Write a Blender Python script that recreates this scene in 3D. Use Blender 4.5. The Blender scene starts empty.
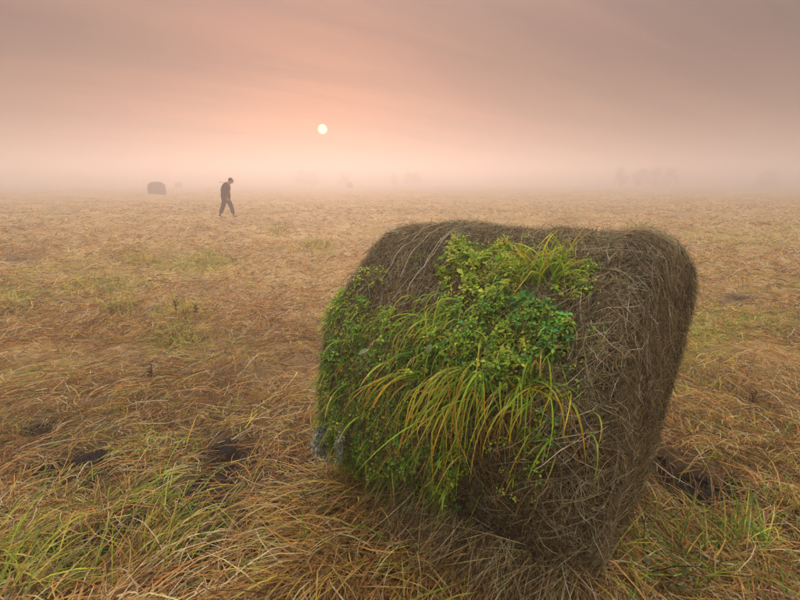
import bpy, math
import numpy as np
from mathutils import Vector

# ------------------------------------------------------------------ camera, sky, sun, exposure
SC = bpy.context.scene
COL = SC.collection
F, HZ, HCAM = 446.5, 182.2, 1.471                 # focal length and horizon in photo pixels (800 x 600), eye height in m
PITCH = math.atan((300 - HZ) / F)
cam_d = bpy.data.cameras.new('camera'); cam = bpy.data.objects.new('camera', cam_d); COL.objects.link(cam)
cam_d.sensor_width = 36.0; cam_d.lens = F / 800 * 36.0
cam_d.clip_start = 0.05; cam_d.clip_end = 12000
cam.location = (0, 0, HCAM); cam.rotation_euler = (math.pi / 2 - PITCH, 0, 0)
SC.camera = cam


def ray(px, py):
    px = np.asarray(px, float); py = np.asarray(py, float)
    a = (px - 400) / F; b = -(py - 300) / F
    c, s = math.cos(PITCH), math.sin(PITCH)
    return np.stack([a, c + b * s + 0 * a, b * c - s + 0 * a], -1)


sd = ray(322.5, 129.0); sd = sd / np.linalg.norm(sd)
SUN_EL = math.asin(sd[2]); SUN_AZ = math.atan2(sd[0], sd[1])      # azimuth clockwise from +Y

world = bpy.data.worlds.new('World'); SC.world = world; world.use_nodes = True
nt = world.node_tree; N = nt.nodes; LK = nt.links
for n in list(N): N.remove(n)
out = N.new('ShaderNodeOutputWorld'); bg = N.new('ShaderNodeBackground')
sky = N.new('ShaderNodeTexSky'); sky.sky_type = 'NISHITA'; sky.sun_disc = False
sky.sun_elevation = SUN_EL; sky.sun_rotation = SUN_AZ
sky.altitude = 0; sky.air_density = 1.3; sky.dust_density = 2.5; sky.ozone_density = 1.0
# a thin veil of high cloud: evens the sky out and warms it, with fine streaks
tc = N.new('ShaderNodeTexCoord'); sep = N.new('ShaderNodeSeparateXYZ'); LK.new(tc.outputs['Generated'], sep.inputs[0])


def mth(op, a, b=None, clamp=False):
    m = N.new('ShaderNodeMath'); m.operation = op; m.use_clamp = clamp
    for i, v in enumerate((a, b)):
        if v is None: continue
        if isinstance(v, (int, float)): m.inputs[i].default_value = v
        else: LK.new(v, m.inputs[i])
    return m.outputs[0]


zc = mth('ADD', mth('MAXIMUM', sep.outputs[2], 0.0), 0.12)
com = N.new('ShaderNodeCombineXYZ')
LK.new(mth('DIVIDE', sep.outputs[0], zc), com.inputs[0]); LK.new(mth('DIVIDE', sep.outputs[1], zc), com.inputs[1])
mr = N.new('ShaderNodeMapping'); mr.inputs['Rotation'].default_value = (0, 0, math.radians(-32)); LK.new(com.outputs[0], mr.inputs[0])
mp = N.new('ShaderNodeMapping'); mp.inputs['Scale'].default_value = (0.22, 1.5, 1); LK.new(mr.outputs[0], mp.inputs[0])
nz = N.new('ShaderNodeTexNoise'); nz.inputs['Scale'].default_value = 1.3; nz.inputs['Detail'].default_value = 6
nz.inputs['Roughness'].default_value = 0.55; nz.inputs['Distortion'].default_value = 0.5
LK.new(mp.outputs[0], nz.inputs['Vector'])
cr = N.new('ShaderNodeValToRGB'); cr.color_ramp.elements[0].position = 0.35; cr.color_ramp.elements[1].position = 0.72
cr.color_ramp.elements[0].color = (0.74, 0.75, 0.80, 1); cr.color_ramp.elements[1].color = (1.30, 1.22, 1.12, 1)
LK.new(nz.outputs['Fac'], cr.inputs[0])
tint = N.new('ShaderNodeMix'); tint.data_type = 'RGBA'; tint.blend_type = 'MULTIPLY'; tint.inputs[0].default_value = 1
gam = N.new('ShaderNodeGamma'); gam.inputs[1].default_value = 0.6        # the veil spreads the glow round the sun
LK.new(sky.outputs[0], gam.inputs[0]); LK.new(gam.outputs[0], tint.inputs[6]); tint.inputs[7].default_value = (0.40, 0.178, 0.143, 1)
# veil as an overcast dome: brighter and neutral overhead, dim and warm towards the horizon
zen = N.new('ShaderNodeMix'); zen.data_type = 'RGBA'
LK.new(mth('POWER', mth('MAXIMUM', sep.outputs[2], 0.0), 3.1), zen.inputs[0])
zen.inputs[6].default_value = (0.25, 0.115, 0.085, 1); zen.inputs[7].default_value = (27.5, 25.6, 24.6, 1)
veil = N.new('ShaderNodeMix'); veil.data_type = 'RGBA'; veil.blend_type = 'ADD'; veil.inputs[0].default_value = 1
LK.new(tint.outputs[2], veil.inputs[6]); LK.new(zen.outputs[2], veil.inputs[7])
strk = N.new('ShaderNodeMix'); strk.data_type = 'RGBA'; strk.blend_type = 'MULTIPLY'; strk.inputs[0].default_value = 1
LK.new(veil.outputs[2], strk.inputs[6]); LK.new(cr.outputs[0], strk.inputs[7])
LK.new(strk.outputs[2], bg.inputs[0]); bg.inputs[1].default_value = 0.10
LK.new(bg.outputs[0], out.inputs[0])

sun_l = bpy.data.lights.new('sun_light', 'SUN'); sun_l.energy = 5.0; sun_l.angle = math.radians(3); sun_l.color = (1.0, 0.60, 0.42)
sun_lo = bpy.data.objects.new('sun_light', sun_l); COL.objects.link(sun_lo)
sun_lo.rotation_euler = Vector((-sd[0], -sd[1], -sd[2])).to_track_quat('-Z', 'Y').to_euler()
sun_lo.location = (0, 0, 30)

SC.view_settings.view_transform = 'Standard'; SC.view_settings.look = 'None'
SC.view_settings.exposure = 0.30; SC.view_settings.gamma = 1.0; SC.view_settings.use_curve_mapping = False
SC.render.engine = 'CYCLES'
SC.cycles.use_denoising = True
SC.cycles.max_bounces = 8; SC.cycles.diffuse_bounces = 3; SC.cycles.glossy_bounces = 1
SC.cycles.transmission_bounces = 4; SC.cycles.volume_bounces = 2; SC.cycles.transparent_max_bounces = 8

rng = np.random.default_rng(11)
R = rng.random


# ------------------------------------------------------------------ numpy noise and ground shape
_lat = np.random.default_rng(5).random((256, 256))


def vnoise(x, y):
    xi = np.floor(x).astype(int); yi = np.floor(y).astype(int)
    fx = x - xi; fy = y - yi; fx = fx * fx * (3 - 2 * fx); fy = fy * fy * (3 - 2 * fy)
    g = lambda a, b: _lat[a & 255, b & 255]
    return ((g(xi, yi) * (1 - fx) + g(xi + 1, yi) * fx) * (1 - fy) + (g(xi, yi + 1) * (1 - fx) + g(xi + 1, yi + 1) * fx) * fy) * 2 - 1


def fbm(x, y, o=4, seed=0):
    s = 0; a = 0.5
    for k in range(o):
        s = s + a * vnoise(x * 2 ** k + 17.3 * k + seed * 31.7, y * 2 ** k - 9.1 * k + seed * 11.9); a *= 0.5
    return s


def ground0(px, py):                                  # pixel -> flat ground point
    d = ray(px, py); t = HCAM / np.maximum(-d[..., 2], 1e-4)
    return d[..., 0] * t, d[..., 1] * t


BC = np.array([0.518, 2.002]); BR, BL, BA, BSAG = 0.714, 1.20, 0.68, 0.785
BAX = np.array([math.cos(BA), -math.sin(BA)]); BBK = np.array([math.sin(BA), math.cos(BA)])


def bale_local(x, y):
    dx = x - BC[0]; dy = y - BC[1]
    return dx * BAX[0] + dy * BAX[1], dx * BBK[0] + dy * BBK[1]


DIPS = [(*ground0(685, 492), 0.15, 0.10), (*ground0(722, 488), 0.09, 0.07), (*ground0(228, 455), 0.22, 0.05), (*ground0(95, 462), 0.20, 0.035),
        (*ground0(45, 432), 0.25, 0.03), (*ground0(70, 545), 0.13, 0.03), (*ground0(265, 505), 0.16, 0.04), (*ground0(215, 498), 0.10, 0.02)]


def H(x, y):
    x = np.asarray(x, float); y = np.asarray(y, float)
    r = np.hypot(x, y)
    h = 0.07 * fbm(x * 0.33, y * 0.33, 3, 1) + 0.085 * fbm(x * 1.15, y * 1.15, 3, 2) + 0.065 * fbm(x * 3.1, y * 3.1, 3, 3)
    h = h + np.clip((r - 3) / 4, 0, 1) * (0.09 * np.abs(fbm(x * 1.5, y * 1.5, 3, 5)) ** 1.2 * 2 + 0.03 * fbm(x * 5, y * 5, 2, 6) - 0.03)
    h = h + np.clip((r - 8) / 30, 0, 1) * (0.16 * fbm(x * 0.22, y * 0.22, 3, 4) + 0.10 * fbm(x * 0.8, y * 0.8, 2, 8))
    u, v = bale_local(x, y)
    k = np.clip((np.maximum(np.abs(u) - 0.65, np.abs(v) - 0.60)) / 0.35, 0, 1)
    h = h * (0.25 + 0.75 * k)
    dd = np.maximum(np.maximum(np.abs(u) - 0.54, np.abs(v) - 0.56), 0); h = h + (0.09 + 0.06 * np.clip(u / 0.5, 0, 1) * np.clip(-v / 0.5, 0, 1)) * np.exp(-(dd / 0.20) ** 2) * (1 + 0.5 * fbm(x * 4, y * 4, 2, 14))
    for (dx, dy, s, a) in DIPS:
        h = h - a * np.exp(-((x - dx) ** 2 + (y - dy) ** 2) / (2 * (s * 0.6) ** 2))
    return h


def gp(px, py):                                       # pixel -> point on the uneven ground
    d = ray(px, py); t = HCAM / -d[2]
    for _ in range(6):
        t = (HCAM - float(H(d[0] * t, d[1] * t))) / -d[2]
    return np.array([d[0] * t, d[1] * t, float(H(d[0] * t, d[1] * t))])


def project(P):
    dz = P[..., 2] - HCAM; c, s = math.cos(PITCH), math.sin(PITCH)
    d = P[..., 1] * c - dz * s; v = -(dz * c + P[..., 1] * s)
    return 400 + F * P[..., 0] / d, 300 + F * v / d, d


# ------------------------------------------------------------------ mesh helpers
def mesh_np(name, V, faces, col=None, mat=None, smooth=False):
    """V (n,3); faces: array (m,k) of one size"""
    me = bpy.data.meshes.new(name)
    V = np.ascontiguousarray(V, np.float32).reshape(-1, 3); faces = np.ascontiguousarray(faces, np.int32)
    m, k = faces.shape
    me.vertices.add(len(V)); me.vertices.foreach_set('co', V.ravel())
    me.loops.add(m * k); me.loops.foreach_set('vertex_index', faces.ravel())
    me.polygons.add(m); me.polygons.foreach_set('loop_start', np.arange(0, m * k, k, dtype=np.int32))
    me.polygons.foreach_set('loop_total', np.full(m, k, np.int32))
    if smooth: me.polygons.foreach_set('use_smooth', np.ones(m, bool))
    me.update(calc_edges=True)
    if col is not None:
        at = me.attributes.new('Col', 'FLOAT_COLOR', 'POINT')
        c4 = np.ones((len(V), 4), np.float32); c4[:, :3] = np.asarray(col).reshape(-1, 3); at.data.foreach_set('color', c4.ravel())
    if mat: me.materials.append(mat)
    return me


def link(name, me, parent=None, label=None, cat=None, group=None, kind=None, loc=None):
    o = bpy.data.objects.new(name, me); COL.objects.link(o)
    if parent is not None: o.parent = parent
    if loc is not None: o.location = loc
    for k, v in (('label', label), ('category', cat), ('group', group), ('kind', kind)):
        if v: o[k] = v
    return o


def ribbons(path, width, side, tipw=0.15, rootw=0.8):
    """path (n,K,3), width (n,), side (n,K,3) or (n,3) -> verts, quads"""
    n, K, _ = path.shape
    s = np.linspace(0, 1, K)
    prof = np.where(s < 0.5, rootw + (1 - rootw) * s / 0.5, 1 - (1 - tipw) * ((s - 0.5) / 0.5) ** 1.6)
    if side.ndim == 2: side = side[:, None, :]
    w = (width[:, None] * prof[None, :] * 0.5)[..., None] * side
    V = np.stack([path - w, path + w], 2)              # n,K,2,3
    base = (np.arange(n) * K * 2)[:, None] + (np.arange(K - 1) * 2)[None, :]
    Fq = np.stack([base, base + 1, base + 3, base + 2], -1).reshape(-1, 4)
    return V.reshape(-1, 3), Fq


def nrm(v):
    return v / np.maximum(np.linalg.norm(v, axis=-1, keepdims=True), 1e-9)


def pick(pal, n, w=None, jit=0.32):
    pal = np.array(pal); i = rng.choice(len(pal), n, p=None if w is None else np.array(w) / np.sum(w))
    c = pal[i] * (1 + jit * rng.normal(size=(n, 1))) * (1 + 0.06 * rng.normal(size=(n, 3)))
    return np.clip(c, 0.004, 0.8)


# ------------------------------------------------------------------ materials
def mat_new(name):
    m = bpy.data.materials.new(name); m.use_nodes = True
    for n in list(m.node_tree.nodes): m.node_tree.nodes.remove(n)
    o = m.node_tree.nodes.new('ShaderNodeOutputMaterial')
    return m, m.node_tree.nodes, m.node_tree.links, o


def blade_mat(name, transl=0.35, rough=0.55, spec=0.25):
    """colour per strand from the mesh, fine streak and mottling from noise, light passing through the blade"""
    m, n, l, o = mat_new(name)
    at = n.new('ShaderNodeAttribute'); at.attribute_name = 'Col'
    tcn = n.new('ShaderNodeTexCoord'); no = n.new('ShaderNodeTexNoise'); no.inputs['Scale'].default_value = 55; no.inputs['Detail'].default_value = 3
    l.new(tcn.outputs['Object'], no.inputs['Vector'])
    r = n.new('ShaderNodeMapRange'); r.inputs[1].default_value = 0.3; r.inputs[2].default_value = 0.7; r.inputs[3].default_value = 0.72; r.inputs[4].default_value = 1.22
    l.new(no.outputs['Fac'], r.inputs[0])
    mx = n.new('ShaderNodeVectorMath'); mx.operation = 'SCALE'; l.new(at.outputs['Color'], mx.inputs[0]); l.new(r.outputs[0], mx.inputs['Scale'])
    p = n.new('ShaderNodeBsdfPrincipled'); l.new(mx.outputs[0], p.inputs['Base Color']); p.inputs['Roughness'].default_value = rough
    p.inputs['Specular IOR Level'].default_value = spec
    t = n.new('ShaderNodeBsdfTranslucent'); l.new(mx.outputs[0], t.inputs['Color'])
    ms = n.new('ShaderNodeMixShader'); ms.inputs[0].default_value = transl
    l.new(p.outputs[0], ms.inputs[1]); l.new(t.outputs[0], ms.inputs[2]); l.new(ms.outputs[0], o.inputs[0])
    return m


def noise_mat(name, cols, scale=8, stretch=(1, 1, 1), rough=0.9, bump=0.6, detail=8, dist=0.02, attr=False):
    m, n, l, o = mat_new(name)
    tcn = n.new('ShaderNodeTexCoord'); mpn = n.new('ShaderNodeMapping'); mpn.inputs['Scale'].default_value = stretch
    l.new(tcn.outputs['Object'], mpn.inputs[0])
    no = n.new('ShaderNodeTexNoise'); no.inputs['Scale'].default_value = scale; no.inputs['Detail'].default_value = detail; no.inputs['Roughness'].default_value = 0.68
    l.new(mpn.outputs[0], no.inputs['Vector'])
    cr = n.new('ShaderNodeValToRGB'); e = cr.color_ramp.elements
    while len(e) < len(cols): e.new(0.5)
    for i, c in enumerate(cols):
        e[i].position = 0.28 + 0.44 * i / (len(cols) - 1); e[i].color = (*c, 1)
    l.new(no.outputs['Fac'], cr.inputs[0])
    p = n.new('ShaderNodeBsdfPrincipled'); p.inputs['Roughness'].default_value = rough; p.inputs['Specular IOR Level'].default_value = 0.15
    if attr:
        at = n.new('ShaderNodeAttribute'); at.attribute_name = 'Col'
        mx = n.new('ShaderNodeMix'); mx.data_type = 'RGBA'; mx.blend_type = 'MULTIPLY'; mx.inputs[0].default_value = 1
        l.new(cr.outputs[0], mx.inputs[6]); l.new(at.outputs['Color'], mx.inputs[7]); l.new(mx.outputs[2], p.inputs['Base Color'])
    else:
        l.new(cr.outputs[0], p.inputs['Base Color'])
    b = n.new('ShaderNodeBump'); b.inputs['Strength'].default_value = bump; b.inputs['Distance'].default_value = dist
    l.new(no.outputs['Fac'], b.inputs['Height']); l.new(b.outputs[0], p.inputs['Normal'])
    l.new(p.outputs[0], o.inputs[0])
    return m


M_STRAW = blade_mat('straw', 0.38, 0.5, 0.3)
M_GRASS = blade_mat('grass_blade', 0.40, 0.5, 0.3)
M_LEAF = blade_mat('leaf', 0.35, 0.5, 0.3)
M_HAY = noise_mat('packed_hay', [(0.016, 0.011, 0.006), (0.05, 0.036, 0.019), (0.11, 0.08, 0.042)], 26, (0.35, 1, 1), bump=1.0)
M_SOIL = noise_mat('dark_soil', [(0.010, 0.008, 0.007), (0.03, 0.024, 0.02), (0.075, 0.058, 0.045)], 60, bump=1.0)
M_GROUND = noise_mat('field_ground', [(0.35, 0.32, 0.28), (0.8, 0.78, 0.75), (1.35, 1.25, 1.15)], 22, bump=0.7, attr=True)
M_TWINE = noise_mat('sisal_twine', [(0.42, 0.36, 0.25), (0.66, 0.58, 0.44)], 90, bump=0.3)
M_BARK = noise_mat('bark', [(0.03, 0.024, 0.02), (0.09, 0.07, 0.055)], 14, (1, 1, 0.3))
M_JACKET = noise_mat('dark_jacket_cloth', [(0.018, 0.016, 0.016), (0.035, 0.030, 0.028)], 40, bump=0.2)
M_TROUSER = noise_mat('brown_trouser_cloth', [(0.035, 0.028, 0.022), (0.06, 0.048, 0.036)], 40, bump=0.2)
M_BOOT = noise_mat('boot_leather', [(0.012, 0.01, 0.009), (0.03, 0.024, 0.02)], 30, bump=0.2)
M_SKIN = noise_mat('skin', [(0.36, 0.20, 0.14), (0.44, 0.26, 0.19)], 20, rough=0.6, bump=0.05)
M_HAIR = noise_mat('dark_hair', [(0.012, 0.009, 0.007), (0.03, 0.02, 0.015)], 60, (1, 1, 0.2))
M_STICK = noise_mat('stick_wood', [(0.07, 0.05, 0.03), (0.14, 0.10, 0.06)], 20, (1, 1, 1))

# ------------------------------------------------------------------ ground
# where the litter is thin and dark soil shows
SOILP = [(685, 495, 50, 26), (730, 492, 40, 20), (228, 455, 44, 26), (75, 470, 70, 24), (45, 432, 40, 12), (75, 550, 60, 30), (262, 508, 26, 18),
         (212, 500, 24, 12), (185, 300, 12, 4), (60, 303, 12, 4), (20, 262, 25, 5), (740, 297, 30, 6), (300, 470, 25, 14), (470, 540, 60, 25), (640, 560, 40, 18)]


def soilmask(x, y):
    P = np.stack([x, y, np.zeros_like(x)], -1); px, py, d = project(P)
    px = np.where(d > 0.2, px, 9999)
    m = np.zeros_like(x)
    for (a, b, w, h) in SOILP:
        m = np.maximum(m, np.exp(-(((px - a) / w) ** 2 + ((py - b) / h) ** 2) * 1.2))
    r = np.hypot(x, y)
    m = m + np.clip((fbm(x * 2.3, y * 2.3, 4, 21) - 0.10) * 3.4, 0, 0.85) * np.clip(1.45 - r / 2.6, 0.04, 1)
    return np.clip(m, 0, 1)


GREENP = [(165, 520, 60, 38, 0.6), (20, 575, 40, 30, 0.8), (235, 425, 20, 10, 0.6), (195, 265, 28, 10, 0.8), (110, 285, 40, 10, 0.7), (20, 300, 40, 14, 0.6),
          (185, 318, 24, 9, 0.7), (175, 343, 25, 9, 0.55), (700, 350, 40, 24, 0.8), (770, 325, 40, 8, 0.6), (705, 335, 25, 30, 0.5), (760, 440, 60, 30, 0.35),
          (770, 240, 60, 10, 0.5), (640, 575, 60, 25, 0.6), (770, 545, 60, 30, 0.4), (330, 515, 60, 20, 0.35), (225, 585, 40, 20, 0.6), (540, 580, 60, 20, 0.5), (400, 555, 70, 40, 0.3)]


def greenmask(x, y):
    P = np.stack([x, y, np.zeros_like(x)], -1); px, py, d = project(P); px = np.where(d > 0.2, px, 9999)
    m = np.zeros_like(x)
    for (a, b, w, h, k) in GREENP:
        m = np.maximum(m, k * np.exp(-(((px - a) / w) ** 2 + ((py - b) / h) ** 2)))
    r = np.hypot(x, y)
    return np.clip(m + np.clip(fbm(x * 0.7, y * 0.7, 3, 33) - 0.12, 0, 1) * 0.9, 0, 1)


def make_ground():
    na = 360
    rr = np.concatenate([[0.02], np.geomspace(0.5, 1400, 190)])
    # finer angular spacing where the field opens ahead
    th = np.linspace(-math.pi, math.pi, na, endpoint=False); th = th - 0.55 * np.sin(th)
    Rr, T = np.meshgrid(rr, th, indexing='ij')
    x = Rr * np.sin(T); y = Rr * np.cos(T); z = H(x, y) * np.clip(2 - Rr / 500, 0, 1)
    sm = soilmask(x, y); gm = greenmask(x, y); tone = fbm(x * 0.9, y * 0.9, 4, 44)[..., None]
    straw = np.array([0.52, 0.37, 0.17]) * (1 + 0.5 * tone); straw = straw * (1 - gm[..., None] * 0.5) + np.array([0.26, 0.27, 0.07]) * gm[..., None] * 0.5
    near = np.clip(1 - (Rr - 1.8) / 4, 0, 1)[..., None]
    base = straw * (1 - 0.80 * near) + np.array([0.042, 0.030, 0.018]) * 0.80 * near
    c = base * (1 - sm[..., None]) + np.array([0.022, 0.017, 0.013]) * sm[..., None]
    nr = len(rr); I = np.arange(nr * na).reshape(nr, na)
    f = np.stack([I[:-1], np.roll(I[:-1], -1, 1), np.roll(I[1:], -1, 1), I[1:]], -1).reshape(-1, 4)[:, ::-1]
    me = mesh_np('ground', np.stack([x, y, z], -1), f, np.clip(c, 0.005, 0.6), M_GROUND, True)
    link('ground', me, label='mown hay field with bare dark soil patches', kind='structure')


make_ground()

# the sun's disc, outside the haze
import bmesh


def make_sun():
    bm = bmesh.new(); bmesh.ops.create_uvsphere(bm, u_segments=32, v_segments=16, radius=6000 * math.tan(math.radians(0.52)))
    me = bpy.data.meshes.new('sun'); bm.to_mesh(me); bm.free()
    m, n, l, o = mat_new('sun_glow'); e = n.new('ShaderNodeEmission'); e.inputs[0].default_value = (1, 0.72, 0.30, 1); e.inputs[1].default_value = 3.4
    l.new(e.outputs[0], o.inputs[0]); me.materials.append(m)
    link('sun', me, loc=tuple(sd * 6000), label='pale low sun disc glowing through the haze', kind='structure')


make_sun()


# ------------------------------------------------------------------ the round bale
def noise_st(q, t, f1, f2, seed):
    return fbm(q * f1 + 50 + seed, (np.sin(t) * 1.7 + 5) * f2 + 3 * seed, 3, seed) * 0.6 + fbm(q * f1 - 20, (np.cos(t) * 1.7 + 9) * f2, 3, seed + 3) * 0.6


def surf(q, t, off=0.0):
    """local bale surface: q in [-1,1] along the side, up to +-2 over the ends; t angle (pi/2 top, pi towards the viewer)"""
    q = np.asarray(q, float); t = np.asarray(t, float)
    aq = np.minimum(np.abs(q), 1.0); s = np.sign(q)
    edge = np.clip((aq - 0.82) / 0.18, 0, 1)
    lump = 0.040 * noise_st(q, t, 2.2, 1.6, 3) + 0.024 * noise_st(q, t, 7, 5, 6) - 0.012
    rad = BR * (1 - 0.065 * edge ** 2.2) + lump + off
    over = np.clip(np.abs(q) - 1, 0, 1)
    rad = rad * (1 - over)
    x = s * aq * BL * 0.5 + s * (0.045 * np.sin(over * math.pi * 0.5) + np.where(over > 0, off + 0.03 * (1 - over) ** 0.7 * noise_st(over * 3 + s, t, 2, 2, 9), 0))
    x = x + (1 - over) * 0.06 * np.clip((q - 0.5) / 0.5, 0, 1) * np.exp((np.cos(t - 0.75) - 1) / 0.10) - (1 - over) * 0.03 * np.clip((q - 0.6) / 0.4, 0, 1) * np.clip(-np.sin(t), 0, 1)
    ct = np.cos(t); y = rad * np.where(np.sin(t) < 0, np.sign(ct) * np.abs(ct) ** 0.85, ct); z = BR * BSAG + rad * np.sin(t)
    low = np.clip((0.12 - z) / 0.3, 0, 1)
    y = y * (1 + 0.10 * low)
    return np.stack([x + 0 * t, y, np.maximum(z, -0.06)], -1)


def surf_n(q, t):
    e = 1e-3
    a = surf(q + e, t) - surf(q - e, t); b = surf(q, t + e) - surf(q, t - e)
    n = nrm(np.cross(a, b)); c = surf(q, t) - np.array([0, 0, BR * BSAG])
    c = c * np.array([0.6, 1, 1])
    sg = np.sign((n * c).sum(-1, keepdims=True)); sg[sg == 0] = 1
    return n * sg


def to_world(P):
    P = np.asarray(P)
    return np.stack([BC[0] + P[..., 0] * BAX[0] + P[..., 1] * BBK[0], BC[1] + P[..., 0] * BAX[1] + P[..., 1] * BBK[1], P[..., 2] + 0 * P[..., 0]], -1)


def to_local(P):
    P = np.asarray(P, float)
    u, v = bale_local(P[..., 0], P[..., 1]); return np.stack([u, v, P[..., 2]], -1)


def dir_local(D):
    D = np.asarray(D, float)
    return np.stack([D[..., 0] * BAX[0] + D[..., 1] * BAX[1], D[..., 0] * BBK[0] + D[..., 1] * BBK[1], D[..., 2]], -1)


_q, _t = np.meshgrid(np.linspace(-1.0, 1.9, 260), np.linspace(math.radians(20), math.radians(300), 320), indexing='ij')
_W = to_world(surf(_q, _t)); _px, _py, _d = project(_W)
_nw = surf_n(_q, _t); _camL = to_local(np.array([0, 0, HCAM])); _fr = ((_camL - surf(_q, _t)) * _nw).sum(-1) > 0.0


def hit(px, py):
    """pixel -> (q, t) on the visible face of the bale"""
    e = (_px - px) ** 2 + (_py - py) ** 2 + np.where(_fr, 0, 1e6) + _d * 3
    i = np.unravel_index(np.argmin(e), e.shape); return _q[i], _t[i]


bale = link('hay_bale', None, label='large round hay bale overgrown with grass and weeds in the foreground', cat='hay bale', loc=(BC[0], BC[1], 0))
bale.rotation_euler = (0, 0, -BA)


def grid_faces(a, b, wrap=True):
    I = np.arange(a * b).reshape(a, b)
    if wrap: return np.stack([I[:-1], np.roll(I[:-1], -1, 1), np.roll(I[1:], -1, 1), I[1:]], -1).reshape(-1, 4)
    return np.stack([I[:-1, :-1], I[:-1, 1:], I[1:, 1:], I[1:, :-1]], -1).reshape(-1, 4)


def bale_body():
    t = np.linspace(0, 2 * math.pi, 220, endpoint=False)
    q = np.linspace(-1, 1, 90); Q, T = np.meshgrid(q, t, indexing='ij')
    link('rolled_side', mesh_np('rolled_side', surf(Q, T), grid_faces(90, 220), mat=M_HAY, smooth=True), bale)
    for s in (1, -1):
        q = s * np.linspace(1, 1.995, 34); Q, T = np.meshgrid(q, t, indexing='ij')
        link('round_end', mesh_np('round_end', surf(Q, T), grid_faces(34, 220), mat=M_HAY, smooth=True), bale)


bale_body()

HAYPAL = [(0.40, 0.325, 0.155), (0.56, 0.485, 0.265), (0.23, 0.18, 0.082), (0.09, 0.069, 0.035), (0.74, 0.67, 0.44), (0.42, 0.295, 0.11)]


def coat(n, qlo, qhi, tlo, thi, name, ends=False, L=(0.03, 0.15), w=(0.0012, 0.0028), lift=0.014, K=3, wts=(4, 3, 4, 3.5, 1.0, 2)):
    """loose straw lying along the wrapped surface"""
    q = qlo + (qhi - qlo) * R(n); t = tlo + (thi - tlo) * R(n)
    if ends:
        q = 1 + (qhi - 1) * (1 - np.sqrt(R(n))) if qlo >= 1 else -1 - (-qlo - 1) * (1 - np.sqrt(R(n)))
    ln = L[0] + (L[1] - L[0]) * R(n) ** 1.5
    base = 0.40 * noise_st(q, t, 3, 2, 12) * math.pi
    ang = base + rng.normal(size=n) * 0.75 + np.where(R(n) < 0.5, math.pi, 0)      # 0 = round the roll
    s = np.linspace(0, 1, K)[None, :]
    bend = rng.normal(size=n)[:, None] * 0.22
    a = ang[:, None] + bend * s
    rad = np.maximum(BR * (2 - np.maximum(np.abs(q), 1)), 0.08)[:, None]
    dl = ln[:, None] / (K - 1)
    dt = np.cumsum(np.cos(a) * dl, 1) / rad; ds = np.cumsum(np.sin(a) * dl, 1)
    dq = np.where(np.abs(q)[:, None] > 1, ds / BR * np.sign(q)[:, None], ds / (BL * 0.5))
    QQ = np.clip(q[:, None] + dq, -1.97, 1.97); TT = t[:, None] + dt
    up = np.abs(rng.normal(size=n)) * lift; dn = R(n) * 0.012
    off = -dn[:, None] + 0.008 + up[:, None] * s ** 1.5
    P = surf(QQ, TT)
    Nn = surf_n(QQ, TT)
    P = P + Nn * off[..., None]
    tang = nrm(np.gradient(P, axis=1)); side = nrm(np.cross(tang, Nn) + 0.6 * rng.normal(size=(n, 1, 3)))
    V, Fq = ribbons(P, w[0] + (w[1] - w[0]) * R(n), side, 0.3, 0.9)
    c = pick(HAYPAL, n, wts, 0.34)
    dark = np.clip(0.85 + 0.6 * noise_st(q, t, 5, 3, 15), 0.45, 1.35)[:, None]
    c = np.repeat(c * dark, K * 2, 0)
    link(name, mesh_np(name, V, Fq, c, M_STRAW), bale, kind='stuff')


coat(92000, -1.0, 1.0, math.radians(35), math.radians(262), 'side_straw')
coat(9000, -1.0, 1.0, math.radians(262), math.radians(395), 'rear_straw')
coat(26000, 1.0, 1.96, 0, 2 * math.pi, 'end_straw', True, L=(0.04, 0.15), lift=0.012, wts=(3, 2, 5, 4, 0.6, 2.5))
coat(4000, -1.96, -1.0, 0, 2 * math.pi, 'end_straw', True)


def rim_fringe(n):
    """bristling straw along the right-hand rim and the crest"""
    q = np.where(R(n) < 0.65, 0.80 + 0.35 * R(n), -1.02 + 0.1 * R(n)); t = math.radians(40) + math.radians(205) * R(n)
    P0 = surf(q, t); Nn = surf_n(q, t); K = 4
    d = nrm(Nn * (0.10 + 0.4 * R((n, 1))) + rng.normal(size=(n, 3)) * 0.6 + np.array([0.15, 0, -0.55]))
    ln = 0.02 + 0.055 * R(n) ** 2; s = np.linspace(0, 1, K)[None, :, None]
    P = P0[:, None] - Nn[:, None] * 0.01 + d[:, None] * ln[:, None, None] * s + np.array([0, 0, -1]) * (ln[:, None, None] * 0.35 * s ** 2)
    side = nrm(np.cross(d, rng.normal(size=(n, 3))))
    V, Fq = ribbons(P, 0.0014 + 0.0012 * R(n), side, 0.2, 0.9)
    link('rim_straw', mesh_np('rim_straw', V, Fq, np.repeat(pick(HAYPAL, n, (3, 4, 2, 1.5, 2, 2)), K * 2, 0), M_STRAW), bale, kind='stuff')


rim_fringe(5000)


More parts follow.
